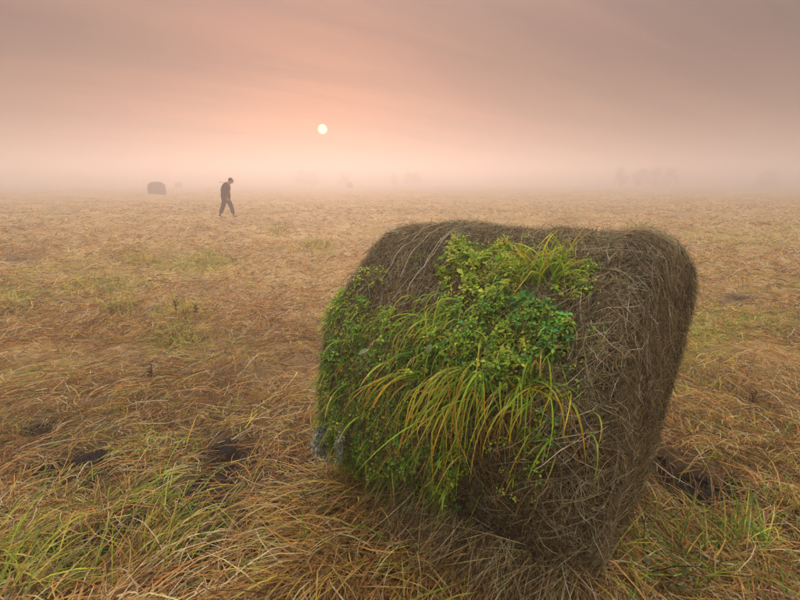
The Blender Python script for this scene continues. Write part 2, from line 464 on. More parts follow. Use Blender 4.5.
def rim_bundles(n):
    """pale straw combed straight down the right-hand rim"""
    K = 5; q = 0.72 + 0.5 * R(n); t = math.radians(75) + math.radians(150) * R(n)
    ln = 0.05 + 0.11 * R(n); s = np.linspace(0, 1, K)[None, :]
    TT = t[:, None] + s * (ln / BR)[:, None]; QQ = q[:, None] + (0.14 * rng.normal(size=n))[:, None] * s + (0.08 * rng.normal(size=n))[:, None] * s ** 2
    P = surf(QQ, TT); Nn = surf_n(QQ, TT); P = P + Nn * (0.008 + 0.022 * R((n, 1)) + 0.02 * np.abs(rng.normal(size=(n, 1))) * s ** 2)[..., None]
    side = nrm(np.cross(nrm(np.gradient(P, axis=1)), Nn) + 0.5 * rng.normal(size=(n, 1, 3)))
    V, Fq = ribbons(P, 0.0014 + 0.0014 * R(n), side, 0.25, 0.9)
    link('combed_straw', mesh_np('combed_straw', V, Fq, np.repeat(pick([(0.43, 0.38, 0.23), (0.58, 0.53, 0.37), (0.28, 0.22, 0.11), (0.15, 0.115, 0.055)], n, (3, 0.7, 4, 3)), K * 2, 0), M_STRAW), bale, kind='stuff')


rim_bundles(2000)


def skirt(n):
    """hay slumped off the bale's foot, combed down and out over the ground"""
    K = 5
    q = -0.35 + 1.3 * R(n) ** 0.7; t = math.radians(198) + math.radians(50) * R(n)
    P0 = surf(q, t); Nn = surf_n(q, t)
    ln = 0.07 + 0.20 * R(n) ** 1.6; s = np.linspace(0, 1, K)[None, :, None]
    outw = nrm(Nn * np.array([1, 1, 0.0]) + rng.normal(size=(n, 3)) * np.array([1.0, 0.5, 0.0]) + np.array([-0.35, -0.1, 0]))
    d = nrm(np.array([0, 0, -0.75]) + outw * (0.05 + 0.75 * R((n, 1)) ** 1.5) + 0.45 * rng.normal(size=(n, 3)))
    P = P0[:, None] + Nn[:, None] * (0.01 + 0.05 * R((n, 1, 1))) + d[:, None] * ln[:, None, None] * s + outw[:, None] * (ln[:, None, None] * 0.22 * s ** 2)
    W = to_world(P); g = H(W[..., 0], W[..., 1]) + 0.01 + 0.05 * R((n, 1))
    P[..., 2] = np.maximum(P[..., 2], g)
    side = nrm(np.cross(d, Nn) + 0.5 * rng.normal(size=(n, 3)))
    V, Fq = ribbons(P, 0.0014 + 0.0018 * R(n), side, 0.2, 0.9)
    c = pick(HAYPAL + [(0.36, 0.24, 0.10)], n, (3, 2.5, 4, 3, 0.6, 2, 2))
    link('slumped_hay', mesh_np('slumped_hay', V, Fq, np.repeat(c, K * 2, 0), M_STRAW), bale, kind='stuff')


skirt(11000)


def tube(pts, r, sides=6, taper=None):
    pts = np.asarray(pts, float); n = len(pts); tg = nrm(np.gradient(pts, axis=0))
    ref = np.array([0.13, 0.31, 0.94]); a = nrm(np.cross(tg, ref)); b = np.cross(tg, a)
    th = np.linspace(0, 2 * math.pi, sides, endpoint=False)
    rr = r * np.ones(n) if taper is None else r * taper
    V = pts[:, None] + (a[:, None] * np.cos(th)[None, :, None] + b[:, None] * np.sin(th)[None, :, None]) * rr[:, None, None]
    return V.reshape(-1, 3), grid_faces(n, sides)


def twines():
    for (a, b, dq) in (((393, 272), (438, 224), 0.0), ((409, 268), (452, 226), 0.0), ((421, 277), (466, 229), 0.0), ((416, 281), (470, 231), 0.0)):
        q1, t1 = hit(*a); q2, t2 = hit(*b)
        s = np.linspace(-0.15, 1.9, 60); t = t1 + (t2 - t1) * s; q = (q1 + q2) / 2 + 0.006 * np.sin(s * 7 + q1 * 20) + (q2 - q1) * 0.35 * (s - 0.5)
        t = np.clip(t, math.radians(20), math.radians(330))
        off = 0.021 + 0.004 * np.sin(s * 14 + 3 * q1)
        P = surf(q, t) + surf_n(q, t) * off[:, None]
        V, Fq = tube(P, 0.0013, 6)
        link('twine', mesh_np('twine', V, Fq, mat=M_TWINE, smooth=True), bale)


twines()


# ------------------------------------------------------------------ field litter
GOLD = [(0.56, 0.36, 0.11), (0.66, 0.48, 0.20), (0.44, 0.23, 0.065), (0.24, 0.12, 0.042), (0.11, 0.062, 0.03), (0.60, 0.32, 0.075), (0.74, 0.60, 0.36)]
GREEN = [(0.26, 0.38, 0.035), (0.42, 0.48, 0.05), (0.15, 0.27, 0.03), (0.60, 0.54, 0.08), (0.54, 0.42, 0.10)]


def outside_bale(x, y, m=0.0):
    u, v = bale_local(x, y); return ~((np.abs(u) < BL * 0.5 + 0.02 - m) & (np.abs(v) < 0.56 - m))


def litter(name, n, ylo, yhi, L, w, K, zmax, seedd, keep_soil=0.08, upr=0.12, lab=''):
    px = -260 + 1320 * R(n); py = ylo + (yhi - ylo) * R(n)
    x, y = ground0(px, py)
    sm = soilmask(x, y); gm = greenmask(x, y)
    dens = np.clip(0.8 + 0.9 * fbm(x * 1.7, y * 1.7, 3, 51), 0.45 + 0.40 * np.clip((np.hypot(x, y) - 2) / 2, 0, 1), 1)
    k = (R(n) < np.maximum(1 - sm * 1.15, keep_soil)) & (R(n) < dens) & outside_bale(x, y, 0.1)
    x, y, sm, gm = x[k], y[k], sm[k], gm[k]; n = len(x); r = np.hypot(x, y)
    ang = 0.85 + 1.7 * fbm(x * 0.75, y * 0.75, 3, 61) + 0.9 * fbm(x * 3, y * 3, 2, 62) + rng.normal(size=n) * 0.55
    ang = ang + np.where(R(n) < 0.5, math.pi, 0)
    wild = R(n) < 0.30; ang = np.where(wild, R(n) * 6.28, ang)
    ln = (L[0] + (L[1] - L[0]) * R(n) ** 1.4) * np.clip(r / 7, 1, 1.5) * (1 - 0.6 * sm)
    s = np.linspace(0, 1, K)[None, :]
    a = ang[:, None] + rng.normal(size=n)[:, None] * 1.0 * s
    dx = np.cos(a) * ln[:, None] / (K - 1); dy = np.sin(a) * ln[:, None] / (K - 1)
    X = x[:, None] + np.cumsum(dx, 1); Y = y[:, None] + np.cumsum(dy, 1)
    pile = np.clip(0.6 + 1.1 * fbm(x * 2.1, y * 2.1, 3, 71), 0.1, 1.4) * (1 - 0.8 * sm)
    z0 = zmax * R(n) ** 1.3 * pile
    rise = ln * (upr * np.abs(rng.normal(size=n)) + 0.02); bow = ln * 0.14 * R(n)
    Z = H(X, Y) + 0.004 + z0[:, None] + rise[:, None] * s * (1.0 - 0.55 * s) + bow[:, None] * np.sin(s * math.pi)
    P = np.stack([X, Y, Z], -1)
    d = nrm(P[:, -1] - P[:, 0]); perp = np.stack([-d[:, 1], d[:, 0], np.zeros(n)], -1)
    roll = rng.normal(size=n)[:, None] * 0.9
    side = nrm(perp * np.cos(roll) + np.array([0, 0, 1.0]) * np.sin(roll))
    wd = (w[0] + (w[1] - w[0]) * R(n)) * np.clip(r / 4.5, 1, 5)
    V, Fq = ribbons(P, wd, side, 0.25, 0.85)
    tone = fbm(x * 1.1, y * 1.1, 3, 81)
    c = pick(GOLD, n, (5, 5, 4, 2.5, 1.5, 3.5, 4)); br = pick(GOLD, n, (1, 0.6, 4, 5, 4, 2, 0.4))
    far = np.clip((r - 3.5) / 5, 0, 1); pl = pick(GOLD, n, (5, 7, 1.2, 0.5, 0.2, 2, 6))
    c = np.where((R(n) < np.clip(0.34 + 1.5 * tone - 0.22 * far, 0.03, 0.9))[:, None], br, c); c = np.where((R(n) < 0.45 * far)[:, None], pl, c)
    g = pick(GREEN, n, (3, 3, 2, 3, 2)); c = np.where((R(n) < gm * 0.75)[:, None], g, c)
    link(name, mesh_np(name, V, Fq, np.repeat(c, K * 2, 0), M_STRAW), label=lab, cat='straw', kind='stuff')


litter('cut_hay_litter', 125000, 330, 800, (0.06, 0.32), (0.0024, 0.0058), 4, 0.09, 1, lab='cut golden hay lying loose over the near ground')
litter('cut_hay_litter', 132000, 213, 345, (0.05, 0.20), (0.0032, 0.0064), 4, 0.09, 2, upr=0.30, lab='cut pale hay lying in low swaths across the middle of the field')
litter('cut_hay_litter', 50000, 187.5, 214, (0.10, 0.24), (0.003, 0.006), 3, 0.10, 3, upr=0.3, lab='pale hay stubble fading into the far mist')


def wisps(name, nc, per, ylo, yhi, lab):
    """loose hay lying in small fluffy heaps"""
    x0, y0 = ground0(-260 + 1320 * R(nc), ylo + (yhi - ylo) * R(nc) ** 0.8); k = outside_bale(x0, y0, -0.15) & (soilmask(x0, y0) < 0.3); x0, y0 = x0[k], y0[k]; nc = len(x0)
    r0 = np.hypot(x0, y0); rad = (0.05 + 0.10 * R(nc) ** 1.5) * np.clip(r0 / 4, 1, 3.5); hh = rad * (0.25 + 0.4 * R(nc)); a0 = R(nc) * 6.28
    tone = rng.choice(3, nc, p=(0.55, 0.3, 0.15)); i = np.repeat(np.arange(nc), per); n = len(i); K = 4
    u = rng.normal(size=(n, 2)) * 0.55; dr = np.hypot(u[:, 0], u[:, 1]); x = x0[i] + u[:, 0] * rad[i]; y = y0[i] + u[:, 1] * rad[i]
    ang = a0[i] + rng.normal(size=n) * 0.8; ln = (0.06 + 0.15 * R(n)) * np.clip(r0[i] / 6, 1, 2); s = np.linspace(0, 1, K)[None, :]
    a = ang[:, None] + rng.normal(size=n)[:, None] * 1.3 * s
    X = x[:, None] + np.cumsum(np.cos(a) * ln[:, None] / K, 1); Y = y[:, None] + np.cumsum(np.sin(a) * ln[:, None] / K, 1)
    dome = hh[i][:, None] * np.exp(-((X - x0[i][:, None]) ** 2 + (Y - y0[i][:, None]) ** 2) / (rad[i][:, None] ** 2) * 1.3)
    Z = H(X, Y) + 0.006 + dome * (0.35 + 0.65 * R((n, 1))) + ln[:, None] * 0.22 * R((n, 1)) * np.sin(s * 3.14)
    P = np.stack([X, Y, Z], -1); d = nrm(P[:, -1] - P[:, 0]); side = nrm(np.cross(d, rng.normal(size=(n, 3)) + np.array([0, 0, 1.5])))
    V, Fq = ribbons(P, (0.0022 + 0.0026 * R(n)) * np.clip(r0[i] / 4.5, 1, 4), side, 0.25, 0.85)
    c = pick(GOLD, n, (5, 5, 3, 1, 0.6, 3, 4)); br = pick(GOLD, n, (2, 1, 5, 4, 2, 3, 0.6)); g = pick(GREEN, n, (1, 3, 0.5, 5, 5))
    t_ = tone[i][:, None]; c = np.where(t_ == 1, br, np.where(t_ == 2, g, c))
    link(name, mesh_np(name, V, Fq, np.repeat(c, K * 2, 0), M_STRAW), label=lab, cat='straw', kind='stuff')


wisps('hay_wisps', 1500, 40, 212, 520, 'small fluffy heaps of loose hay scattered over the field')


def stand_blades(px, py, n, spr, L, w, lean, palette, wts, K=5, spread_dir=0.5, bent=0.75):
    """blades rooted on the ground around given points (arrays) leaning along lean (ground angle)"""
    x, y = px, py
    ang = lean + rng.normal(size=n) * spread_dir
    ln = L[0] + (L[1] - L[0]) * R(n); s = np.linspace(0, 1, K)[None, :]
    tilt = np.clip(bent + 0.45 * rng.normal(size=n), 0.05, 1.9)[:, None]
    el = math.pi / 2 - tilt * (0.45 + 1.25 * s)                 # rises, then arches over
    dl = ln[:, None] / (K - 1)
    hx = np.cumsum(np.cos(el) * dl, 1) - np.cos(el[:, :1]) * dl; vz = np.cumsum(np.sin(el) * dl, 1) - np.sin(el[:, :1]) * dl
    X = x[:, None] + hx * np.cos(ang)[:, None]; Y = y[:, None] + hx * np.sin(ang)[:, None]
    Z = np.maximum(H(x, y)[:, None] - 0.01 + vz, H(X, Y) + 0.006)
    P = np.stack([X, Y, Z], -1); side = np.stack([-np.sin(ang), np.cos(ang), 0.5 * rng.normal(size=n)], -1)
    V, Fq = ribbons(P, w[0] + (w[1] - w[0]) * R(n), nrm(side), 0.08, 0.8)
    return V, Fq, np.repeat(pick(palette, n, wts), K * 2, 0)


def patch_grass(name, label, spec, palette, wts, kind='stuff'):
    Vs, Fs, Cs = [], [], []; o = 0
    for (a, b, wx, wy, n, L, w, lean, sd_) in spec:
        px = a + wx * rng.normal(size=n); py = np.clip(b + wy * rng.normal(size=n), 188, 900); x, y = ground0(px, py)
        k = outside_bale(x, y, 0.05) & (R(n) > soilmask(x, y) * 1.3); x, y = x[k], y[k]
        V, Fq, C = stand_blades(x, y, len(x), 0, L, w, lean, palette, wts, spread_dir=sd_, bent=1.15)
        Vs.append(V); Fs.append(Fq + o); Cs.append(C); o += len(V)
    return link(name, mesh_np(name, np.concatenate(Vs), np.concatenate(Fs), np.concatenate(Cs), M_GRASS), label=label, cat='grass', kind=kind)


# long dry grass combed to the lower left in front of the bale's left foot
patch_grass('long_dry_grass', 'long dry golden grass combed leftwards before the bale foot',
            [(330, 525, 45, 26, 1300, (0.16, 0.46), (0.0025, 0.0065), 3.9, 0.5), (270, 580, 45, 25, 900, (0.14, 0.42), (0.0025, 0.0065), 3.8, 0.55),
             (455, 548, 30, 8, 650, (0.10, 0.26), (0.002, 0.005), 4.3, 0.9), (530, 558, 35, 8, 800, (0.10, 0.26), (0.002, 0.005), 4.4, 1.0), (600, 552, 22, 8, 500, (0.10, 0.24), (0.002, 0.005), 4.6, 1.1),
             (400, 570, 45, 22, 900, (0.12, 0.36), (0.0025, 0.006), 4.2, 0.65), (470, 590, 50, 20, 900, (0.10, 0.28), (0.0025, 0.005), 4.4, 1.0)],
            GOLD + GREEN, (5, 4, 4, 3, 1.5, 3, 2, 0.6, 0.8, 0.4, 1.5, 1))
patch_grass('green_grass', 'fresh green grass growing through the hay at lower left',
            [(165, 520, 42, 26, 480, (0.12, 0.34), (0.003, 0.0055), 0.9, 0.45), (130, 560, 50, 20, 330, (0.12, 0.3), (0.003, 0.0055), 0.9, 0.5),
             (15, 585, 22, 18, 120, (0.15, 0.34), (0.004, 0.007), 0.9, 0.5), (240, 420, 18, 10, 130, (0.1, 0.2), (0.003, 0.005), 0.9, 0.6),
             (225, 590, 35, 16, 200, (0.12, 0.3), (0.003, 0.0055), 0.9, 0.5), (5, 560, 30, 14, 120, (0.15, 0.3), (0.004, 0.006), 0.7, 0.5)],
            GREEN + GOLD[:3], (5, 4, 3, 3, 2, 1.5, 1.5, 1))
patch_grass('tangled_grass', 'tangled green and straw grass at the lower right beside the bale',
            [(590, 572, 30, 8, 450, (0.12, 0.28), (0.0025, 0.0055), 2.4, 1.4), (650, 556, 24, 9, 380, (0.12, 0.26), (0.0025, 0.0055), 2.2, 1.4), (640, 575, 48, 20, 600, (0.12, 0.36), (0.003, 0.006), 2.6, 1.3), (730, 560, 50, 24, 550, (0.12, 0.36), (0.003, 0.006), 2.2, 1.3), (560, 592, 40, 14, 500, (0.1, 0.26), (0.003, 0.005), 2.6, 1.3),
             (770, 500, 35, 30, 350, (0.08, 0.2), (0.003, 0.006), 1.2, 1.0)],
            GREEN + GOLD[:4], (4, 3, 5, 2, 2, 2.5, 2.5, 2, 1))
patch_grass('yellow_green_grass', 'yellow green grass behind the right side of the bale',
            [(705, 355, 24, 22, 420, (0.06, 0.17), (0.004, 0.007), 2.0, 0.9), (765, 325, 30, 8, 300, (0.06, 0.16), (0.005, 0.009), 2.0, 0.9), (740, 420, 40, 26, 350, (0.06, 0.18), (0.0035, 0.006), 1.8, 0.8)],
            GREEN + GOLD[:2], (3, 5, 1.5, 5, 4, 4, 3))

TUFTS = [(195, 268, 17, 6, 'wide yellow green grass tuft left of centre in the middle field'), (212, 262, 9, 3.5, 'small pale green grass tuft just right of the wide tuft'),
         (100, 290, 24, 7, 'broad yellow green grass tuft in the left middle field'), (185, 318, 12, 6, 'yellow grass tuft with dead stems below the wide tuft'),
         (118, 312, 10, 5, 'low green grass tuft below the broad left tuft'), (178, 343, 12, 5, 'green grass tuft nearest the camera in the left middle field'),
         (8, 306, 12, 7, 'yellowish grass tuft at the left edge of the photo'), (277, 231, 7, 2.4, 'pale grass tuft on the field right of the walking person'),
         (313, 245, 9, 3, 'golden grass tuft left of the bale crest'), (141, 264, 10, 3, 'small golden tuft left of the wide tuft'), (640, 228, 8, 2, 'pale grass tuft in the field beyond the bale top')]
for (a, b, wx, wy, lab) in TUFTS:
    n = 620; x, y = ground0(a + wx * rng.normal(size=n) * 1.0, b + wy * rng.normal(size=n) * 1.0)
    rr = float(np.median(np.hypot(x, y)))
    V, Fq, C = stand_blades(x, y, n, 0, (0.06, 0.22), (0.004 * rr / 4, 0.007 * rr / 4), R(n) * 6.28, GREEN + GOLD[:2], (2, 4, 0.6, 8, 3, 4, 3), K=4, bent=1.0)
    c = gp(a, b); o = link('grass_tuft', None, label=lab, cat='grass tuft', group='grass tufts in the field', loc=tuple(c))
    link('blades', mesh_np('blades', V - c, Fq, C, M_GRASS), o, kind='stuff')


# ------------------------------------------------------------------ plants on the bale
def blade_obj(P, w, c0, c1, parent, sideref, name='blade', K2=None, fold=0.35):
    """one grass blade: a V-folded ribbon (midrib), green base to c1 tip"""
    K = len(P); s = np.linspace(0, 1, K)
    tg = nrm(np.gradient(P, axis=0)); side = nrm(np.cross(tg, sideref)); nn = np.cross(side, tg)
    pr = np.clip(np.minimum(0.55 + s * 1.6, 1), 0, 1) * np.clip((1 - s) / 0.55, 0.03, 1) ** 0.8 * w * 0.5
    V = np.stack([P - side * pr[:, None] + nn * pr[:, None] * fold, P, P + side * pr[:, None] + nn * pr[:, None] * fold], 1)
    I = np.arange(K * 3).reshape(K, 3); f = np.concatenate([np.stack([I[:-1, j], I[:-1, j + 1], I[1:, j + 1], I[1:, j]], -1).reshape(-1, 4) for j in (0, 1)])
    m = np.clip((s - 0.25) / 0.6, 0, 1)[:, None]
    c = np.array(c0) * (1 - m) + np.array(c1) * m
    link(name, mesh_np(name, V, f, np.repeat(c, 3, 0), M_GRASS, True), parent)


def arch(P0, d0, ln, sag, K=9):
    """curve leaving P0 along d0 and bowing down under its weight"""
    P = [np.array(P0, float)]; d = np.array(d0, float); curl = rng.normal(size=3) * np.array([1.1, 0.3, 0.0]); kink = rng.integers(2, K - 2) if R() < 0.45 else -1
    for k in range(K - 1):
        P.append(P[-1] + d * ln / (K - 1)); d = d + (np.array([0, 0, -1.0]) * sag * (1 + 1.0 * k / K) + curl) / (K - 1)
        if k == kink: d = d + np.array([0.5 * rng.normal(), 0.2 * rng.normal(), -1.5])
        d = d / np.linalg.norm(d)
    return np.array(P)


def keep_out(P, marg=0.012):
    """push points out of the bale (world coords)"""
    Lc = to_local(P); rad = np.hypot(Lc[..., 1], Lc[..., 2] - BR * BSAG); t = np.arctan2(Lc[..., 2] - BR * BSAG, Lc[..., 1])
    q = np.clip(Lc[..., 0] / (BL * 0.5), -1, 1); S = surf(q, t); rs = np.hypot(S[..., 1], S[..., 2] - BR * BSAG) + marg
    f = np.where((np.abs(Lc[..., 0]) < BL * 0.5), np.maximum(rad, rs) / np.maximum(rad, 1e-6), 1)
    Lc[..., 1] *= f; Lc[..., 2] = BR * BSAG + (Lc[..., 2] - BR * BSAG) * f
    return to_world(Lc)


def wpt(px, py, off=0.0):
    q, t = hit(px, py); return to_world(surf(q, t) + surf_n(q, t) * off), nrm(to_world(surf(q, t) + surf_n(q, t)) - to_world(surf(q, t)))


GB = [(0.22, 0.42, 0.025), (0.34, 0.52, 0.04), (0.15, 0.33, 0.02)]
TIPS = [(0.82, 0.43, 0.04), (0.82, 0.60, 0.11), (0.68, 0.64, 0.05), (0.74, 0.29, 0.03), (0.36, 0.56, 0.04)]


def tussock(label, root, spread, n, ln, w, dirs, sag, tipw, name='grass_tussock'):
    p0, _ = wpt(*root, 0.0)
    t = link(name, None, label=label, cat='grass', loc=tuple(p0))
    for k in range(n):
        a = root[0] + spread[0] * rng.normal(); b = root[1] + spread[1] * rng.normal()
        P0, nn = wpt(a, b, -0.005)
        dx = dirs[0] + dirs[1] * rng.normal() + (a - root[0]) * 0.01
        right = np.array([1.0, 0, 0]); up = np.array([0, 0, 1.0])
        d0 = nn * (0.55 + 0.4 * R()) + right * dx + up * (dirs[2] + dirs[3] * rng.normal()); d0 /= np.linalg.norm(d0)
        l = ln[0] + (ln[1] - ln[0]) * R()
        P = keep_out(arch(P0, d0, l, sag[0] + (sag[1] - sag[0]) * R())); P[0] = P0
        jt = 1 + 0.2 * rng.normal()
        ti = rng.choice(len(TIPS), p=np.array(tipw) / sum(tipw))
        blade_obj(P - p0, w[0] + (w[1] - w[0]) * R(), np.array(GB[rng.integers(3)]) * jt, np.array(TIPS[ti]) * jt, t, nn + 0.3 * rng.normal(size=3))
    return t


tussock('drooping green and orange grass tussock hanging down the middle of the bale face', (472, 385), (24, 17), 150, (0.08, 0.42), (0.0028, 0.0066), (-0.12, 0.60, 0.35, 0.55), (1.2, 5.0), (6, 4, 2, 3.5, 1.5))
tussock('green and orange grass tussock arching over the right of the drooping one', (537, 388), (9, 12), 40, (0.08, 0.36), (0.0028, 0.0062), (0.12, 0.6, 0.45, 0.5), (1.2, 5.0), (4, 2, 2, 3, 3))
tussock('yellow green grass fan leaning left at the middle left of the bale', (432, 322), (20, 12), 75, (0.08, 0.26), (0.003, 0.006), (-0.75, 0.4, 0.2, 0.4), (1.2, 3.6), (2, 4, 5, 1, 4))
tussock('bright yellow green grass tuft growing on the bale crest', (543, 279), (20, 9), 110, (0.08, 0.23), (0.0035, 0.007), (0.02, 0.5, 1.7, 0.5), (0.2, 1.8), (1, 4, 7, 0.7, 5))
tussock('long orange tipped blades reaching left from the bale middle', (425, 378), (8, 5), 7, (0.22, 0.36), (0.007, 0.010), (-1.1, 0.25, 0.45, 0.2), (1.6, 2.6), (5, 3, 1, 3, 1), 'grass_clump')
tussock('few thin pale blades dangling at the lower right of the bale face', (560, 420), (12, 14), 9, (0.16, 0.30), (0.004, 0.006), (0.2, 0.5, 0.3, 0.3), (2.0, 4.0), (2, 5, 1, 2, 1), 'grass_clump')
tussock('sparse green blades at the left foot of the bale', (352, 400), (18, 30), 16, (0.10, 0.22), (0.005, 0.008), (-0.3, 0.5, 0.3, 0.4), (1.5, 3.0), (1, 2, 3, 0.5, 5), 'grass_clump')


def inpoly(px, py, poly):
    c = np.zeros(len(px), bool); n = len(poly)
    for i in range(n):
        x1, y1 = poly[i]; x2, y2 = poly[(i + 1) % n]
        k = ((y1 > py) != (y2 > py)) & (px < (x2 - x1) * (py - y1) / (y2 - y1 + 1e-9) + x1); c ^= k
    return c


def leafy(label, poly, n, size, lift, pal, wts, thresh=-0.2, name='leafy_weed', nstem=14):
    """creeping leafy weed over an area of the bale: trifoliate leaves on short stalks, a few runners"""
    xs = [p[0] for p in poly]; ys = [p[1] for p in poly]
    idx = np.argwhere(_fr & (_px > min(xs)) & (_px < max(xs)) & (_py > min(ys)) & (_py < max(ys)))
    ok = inpoly(_px[tuple(idx.T)], _py[tuple(idx.T)], poly); idx = idx[ok]
    pick_ = idx[rng.integers(len(idx), size=n * 3)]
    dq = 2.9 / 259; dt = math.radians(280) / 319
    q = _q[tuple(pick_.T)] + dq * (R(n * 3) - 0.5); t = _t[tuple(pick_.T)] + dt * (R(n * 3) - 0.5)
    k = noise_st(q, t, 9, 6, 31) > thresh + 0.10 + 0.16 * rng.normal(size=n * 3); q, t = q[k][:n], t[k][:n]; n = len(q)
    Nn = surf_n(q, t); bump = np.clip(0.45 + 2.4 * noise_st(q, t, 10, 7, 41), 0.02, 2.0)
    P = surf(q, t) + Nn * ((0.01 + lift * R(n) * bump)[:, None])
    P = to_world(P); Nw = nrm(to_world(Nn) - to_world(np.zeros(3)))
    up = nrm(Nw * 0.5 + np.array([0, -0.15, 0.75]) + 0.45 * rng.normal(size=(n, 3)))
    d = nrm(np.cross(up, rng.normal(size=(n, 3)))); sd_ = np.cross(up, d)
    c0 = pick(pal, n, wts, 0.3); Vs, Cs = [], []; dead = R(n) < 0.07; c0 = np.where(dead[:, None], pick([(0.40, 0.24, 0.06), (0.24, 0.14, 0.05), (0.5, 0.42, 0.1)], n), c0); szv = 0.86 * np.exp(0.33 * rng.normal(size=n))
    for a in (-1.9, 0.0, 1.9):                         # three leaflets
        e = d * math.cos(a) + sd_ * math.sin(a); f = np.cross(up, e); L = ((size[0] + (size[1] - size[0]) * R(n)) * szv)[:, None]
        b = P + e * L * 0.12
        V = np.stack([b, b + e * L * 0.55 + f * L * 0.29 + up * L * 0.10, b + e * L * 1.0 - up * L * 0.16, b + e * L * 0.55 - f * L * 0.29 + up * L * 0.10, b + e * L * 0.55], 1)
        Vs.append(V); Cs.append(np.repeat((c0 * (1 + 0.1 * rng.normal(size=(n, 1))))[:, None], 5, 1))
    V = np.concatenate(Vs); C = np.concatenate(Cs); m = len(V); B = (np.arange(m) * 5)[:, None]
    tri = np.concatenate([B + np.array(x_)[None] for x_ in ((0, 4, 1), (1, 4, 2), (2, 4, 3), (3, 4, 0))])
    c = P.mean(0); c = keep_out(c[None])[0]
    o = link(name, None, label=label, cat='weed', loc=tuple(c))
    link('leaves', mesh_np('leaves', V.reshape(-1, 3) - c, tri, np.clip(C.reshape(-1, 3), 0.004, 0.7), M_LEAF), o, kind='stuff')
    m = n // 4; i = rng.integers(n, size=m); K = 4; ln = (0.03 + 0.09 * R(m))[:, None, None]; sv = np.linspace(0, 1, K)[None, :, None]      # fine blades growing through
    dv = nrm(Nw[i] * 0.8 + rng.normal(size=(m, 3)) * 0.6 + np.array([-0.15, 0, 0.35])); Pb = P[i][:, None] - Nw[i][:, None] * 0.02 + dv[:, None] * ln * sv - np.array([0, 0, 1.0]) * ln * 0.75 * sv ** 2
    Vb, Fb = ribbons(Pb, 0.0018 + 0.0026 * R(m), nrm(np.cross(dv, rng.normal(size=(m, 3)))), 0.1, 0.8)
    link('fine_blades', mesh_np('fine_blades', Vb - c, Fb, np.repeat(pick([(0.2, 0.36, 0.03), (0.4, 0.46, 0.05), (0.55, 0.42, 0.12), (0.3, 0.2, 0.08)], m, (4, 3, 2, 2)), K * 2, 0), M_GRASS), o, kind='stuff')
    for j in range(nstem):                             # runners
        i = rng.integers(n); a = R() * 6.28; K = 9; s = np.linspace(0, 1, K); l = 0.08 + 0.12 * R()
        qq = np.clip(q[i] + np.sin(a) * l * s / (BL * .5), -.99, .99); tt = t[i] + np.cos(a) * l * s / BR
        Pp = to_world(surf(qq, tt) + surf_n(qq, tt) * (0.012 + 0.02 * np.sin(s * 3.1))[:, None])
        Vt, Ft = tube(Pp - c, 0.0013, 4)
        link('stem', mesh_np('stem', Vt, Ft, np.tile(np.array([0.16, 0.12, 0.04]), (len(Vt), 1)), M_LEAF, True), o)
    return o


LG = [(0.21, 0.43, 0.025), (0.36, 0.52, 0.03), (0.11, 0.27, 0.02), (0.56, 0.63, 0.05), (0.08, 0.34, 0.08)]
leafy('yellow green leafy weed along the bale crest left of the grass tuft', [(436, 262), (455, 248), (500, 246), (530, 252), (520, 300), (470, 305), (445, 292)], 1500, (0.009, 0.019), 0.06, LG, (2, 4, 1, 6, 0.5), -0.4)
leafy('bright green clover like weed in the middle of the bale face', [(450, 300), (520, 296), (560, 320), (566, 352), (540, 385), (480, 392), (430, 372), (420, 330)], 3000, (0.008, 0.017), 0.055, LG, (5, 4, 3, 1.5, 2), -0.35)
leafy('blue green broad leaved weed at the upper right of the clover patch', [(512, 302), (553, 305), (572, 330), (572, 352), (545, 350), (520, 325)], 260, (0.013, 0.024), 0.05, LG, (2, 1, 2, 0.3, 6), -0.4)
leafy('green leafy weed with shade painted into its leaves covering the lower left face of the bale', [(332, 345), (390, 318), (430, 350), (470, 400), (470, 470), (440, 515), (390, 515), (340, 470), (320, 420), (318, 380)], 6500, (0.007, 0.014), 0.05, LG, (4, 2, 6, 1, 1), -0.5)  # leaf mix weighted to the darkest green: shade of the lower face as colour
leafy('small bright leafy sprig on bare hay at the upper left of the bale', [(356, 284), (372, 268), (390, 270), (386, 284), (368, 292)], 90, (0.009, 0.016), 0.05, LG, (2, 4, 0.5, 4, 0.3), -0.9, nstem=4)
leafy('mossy yellow green growth on the left shoulder of the bale', [(328, 300), (345, 290), (400, 312), (385, 335), (335, 345), (322, 330)], 1100, (0.006, 0.013), 0.03, LG, (3, 3, 2, 2, 0.3), -0.1, nstem=6)
leafy('olive leafy weed right of the crest grass tuft', [(560, 262), (592, 268), (594, 295), (570, 302), (552, 296)], 300, (0.009, 0.017), 0.05, LG, (2, 3, 3, 3, 0.3), -0.2, nstem=6)
leafy('sparse green sprig below the orange blades at the bale foot', [(492, 440), (560, 400), (566, 412), (540, 470), (520, 480)], 130, (0.008, 0.016), 0.03, LG, (4, 3, 2, 1, 1), 0.1, nstem=4)


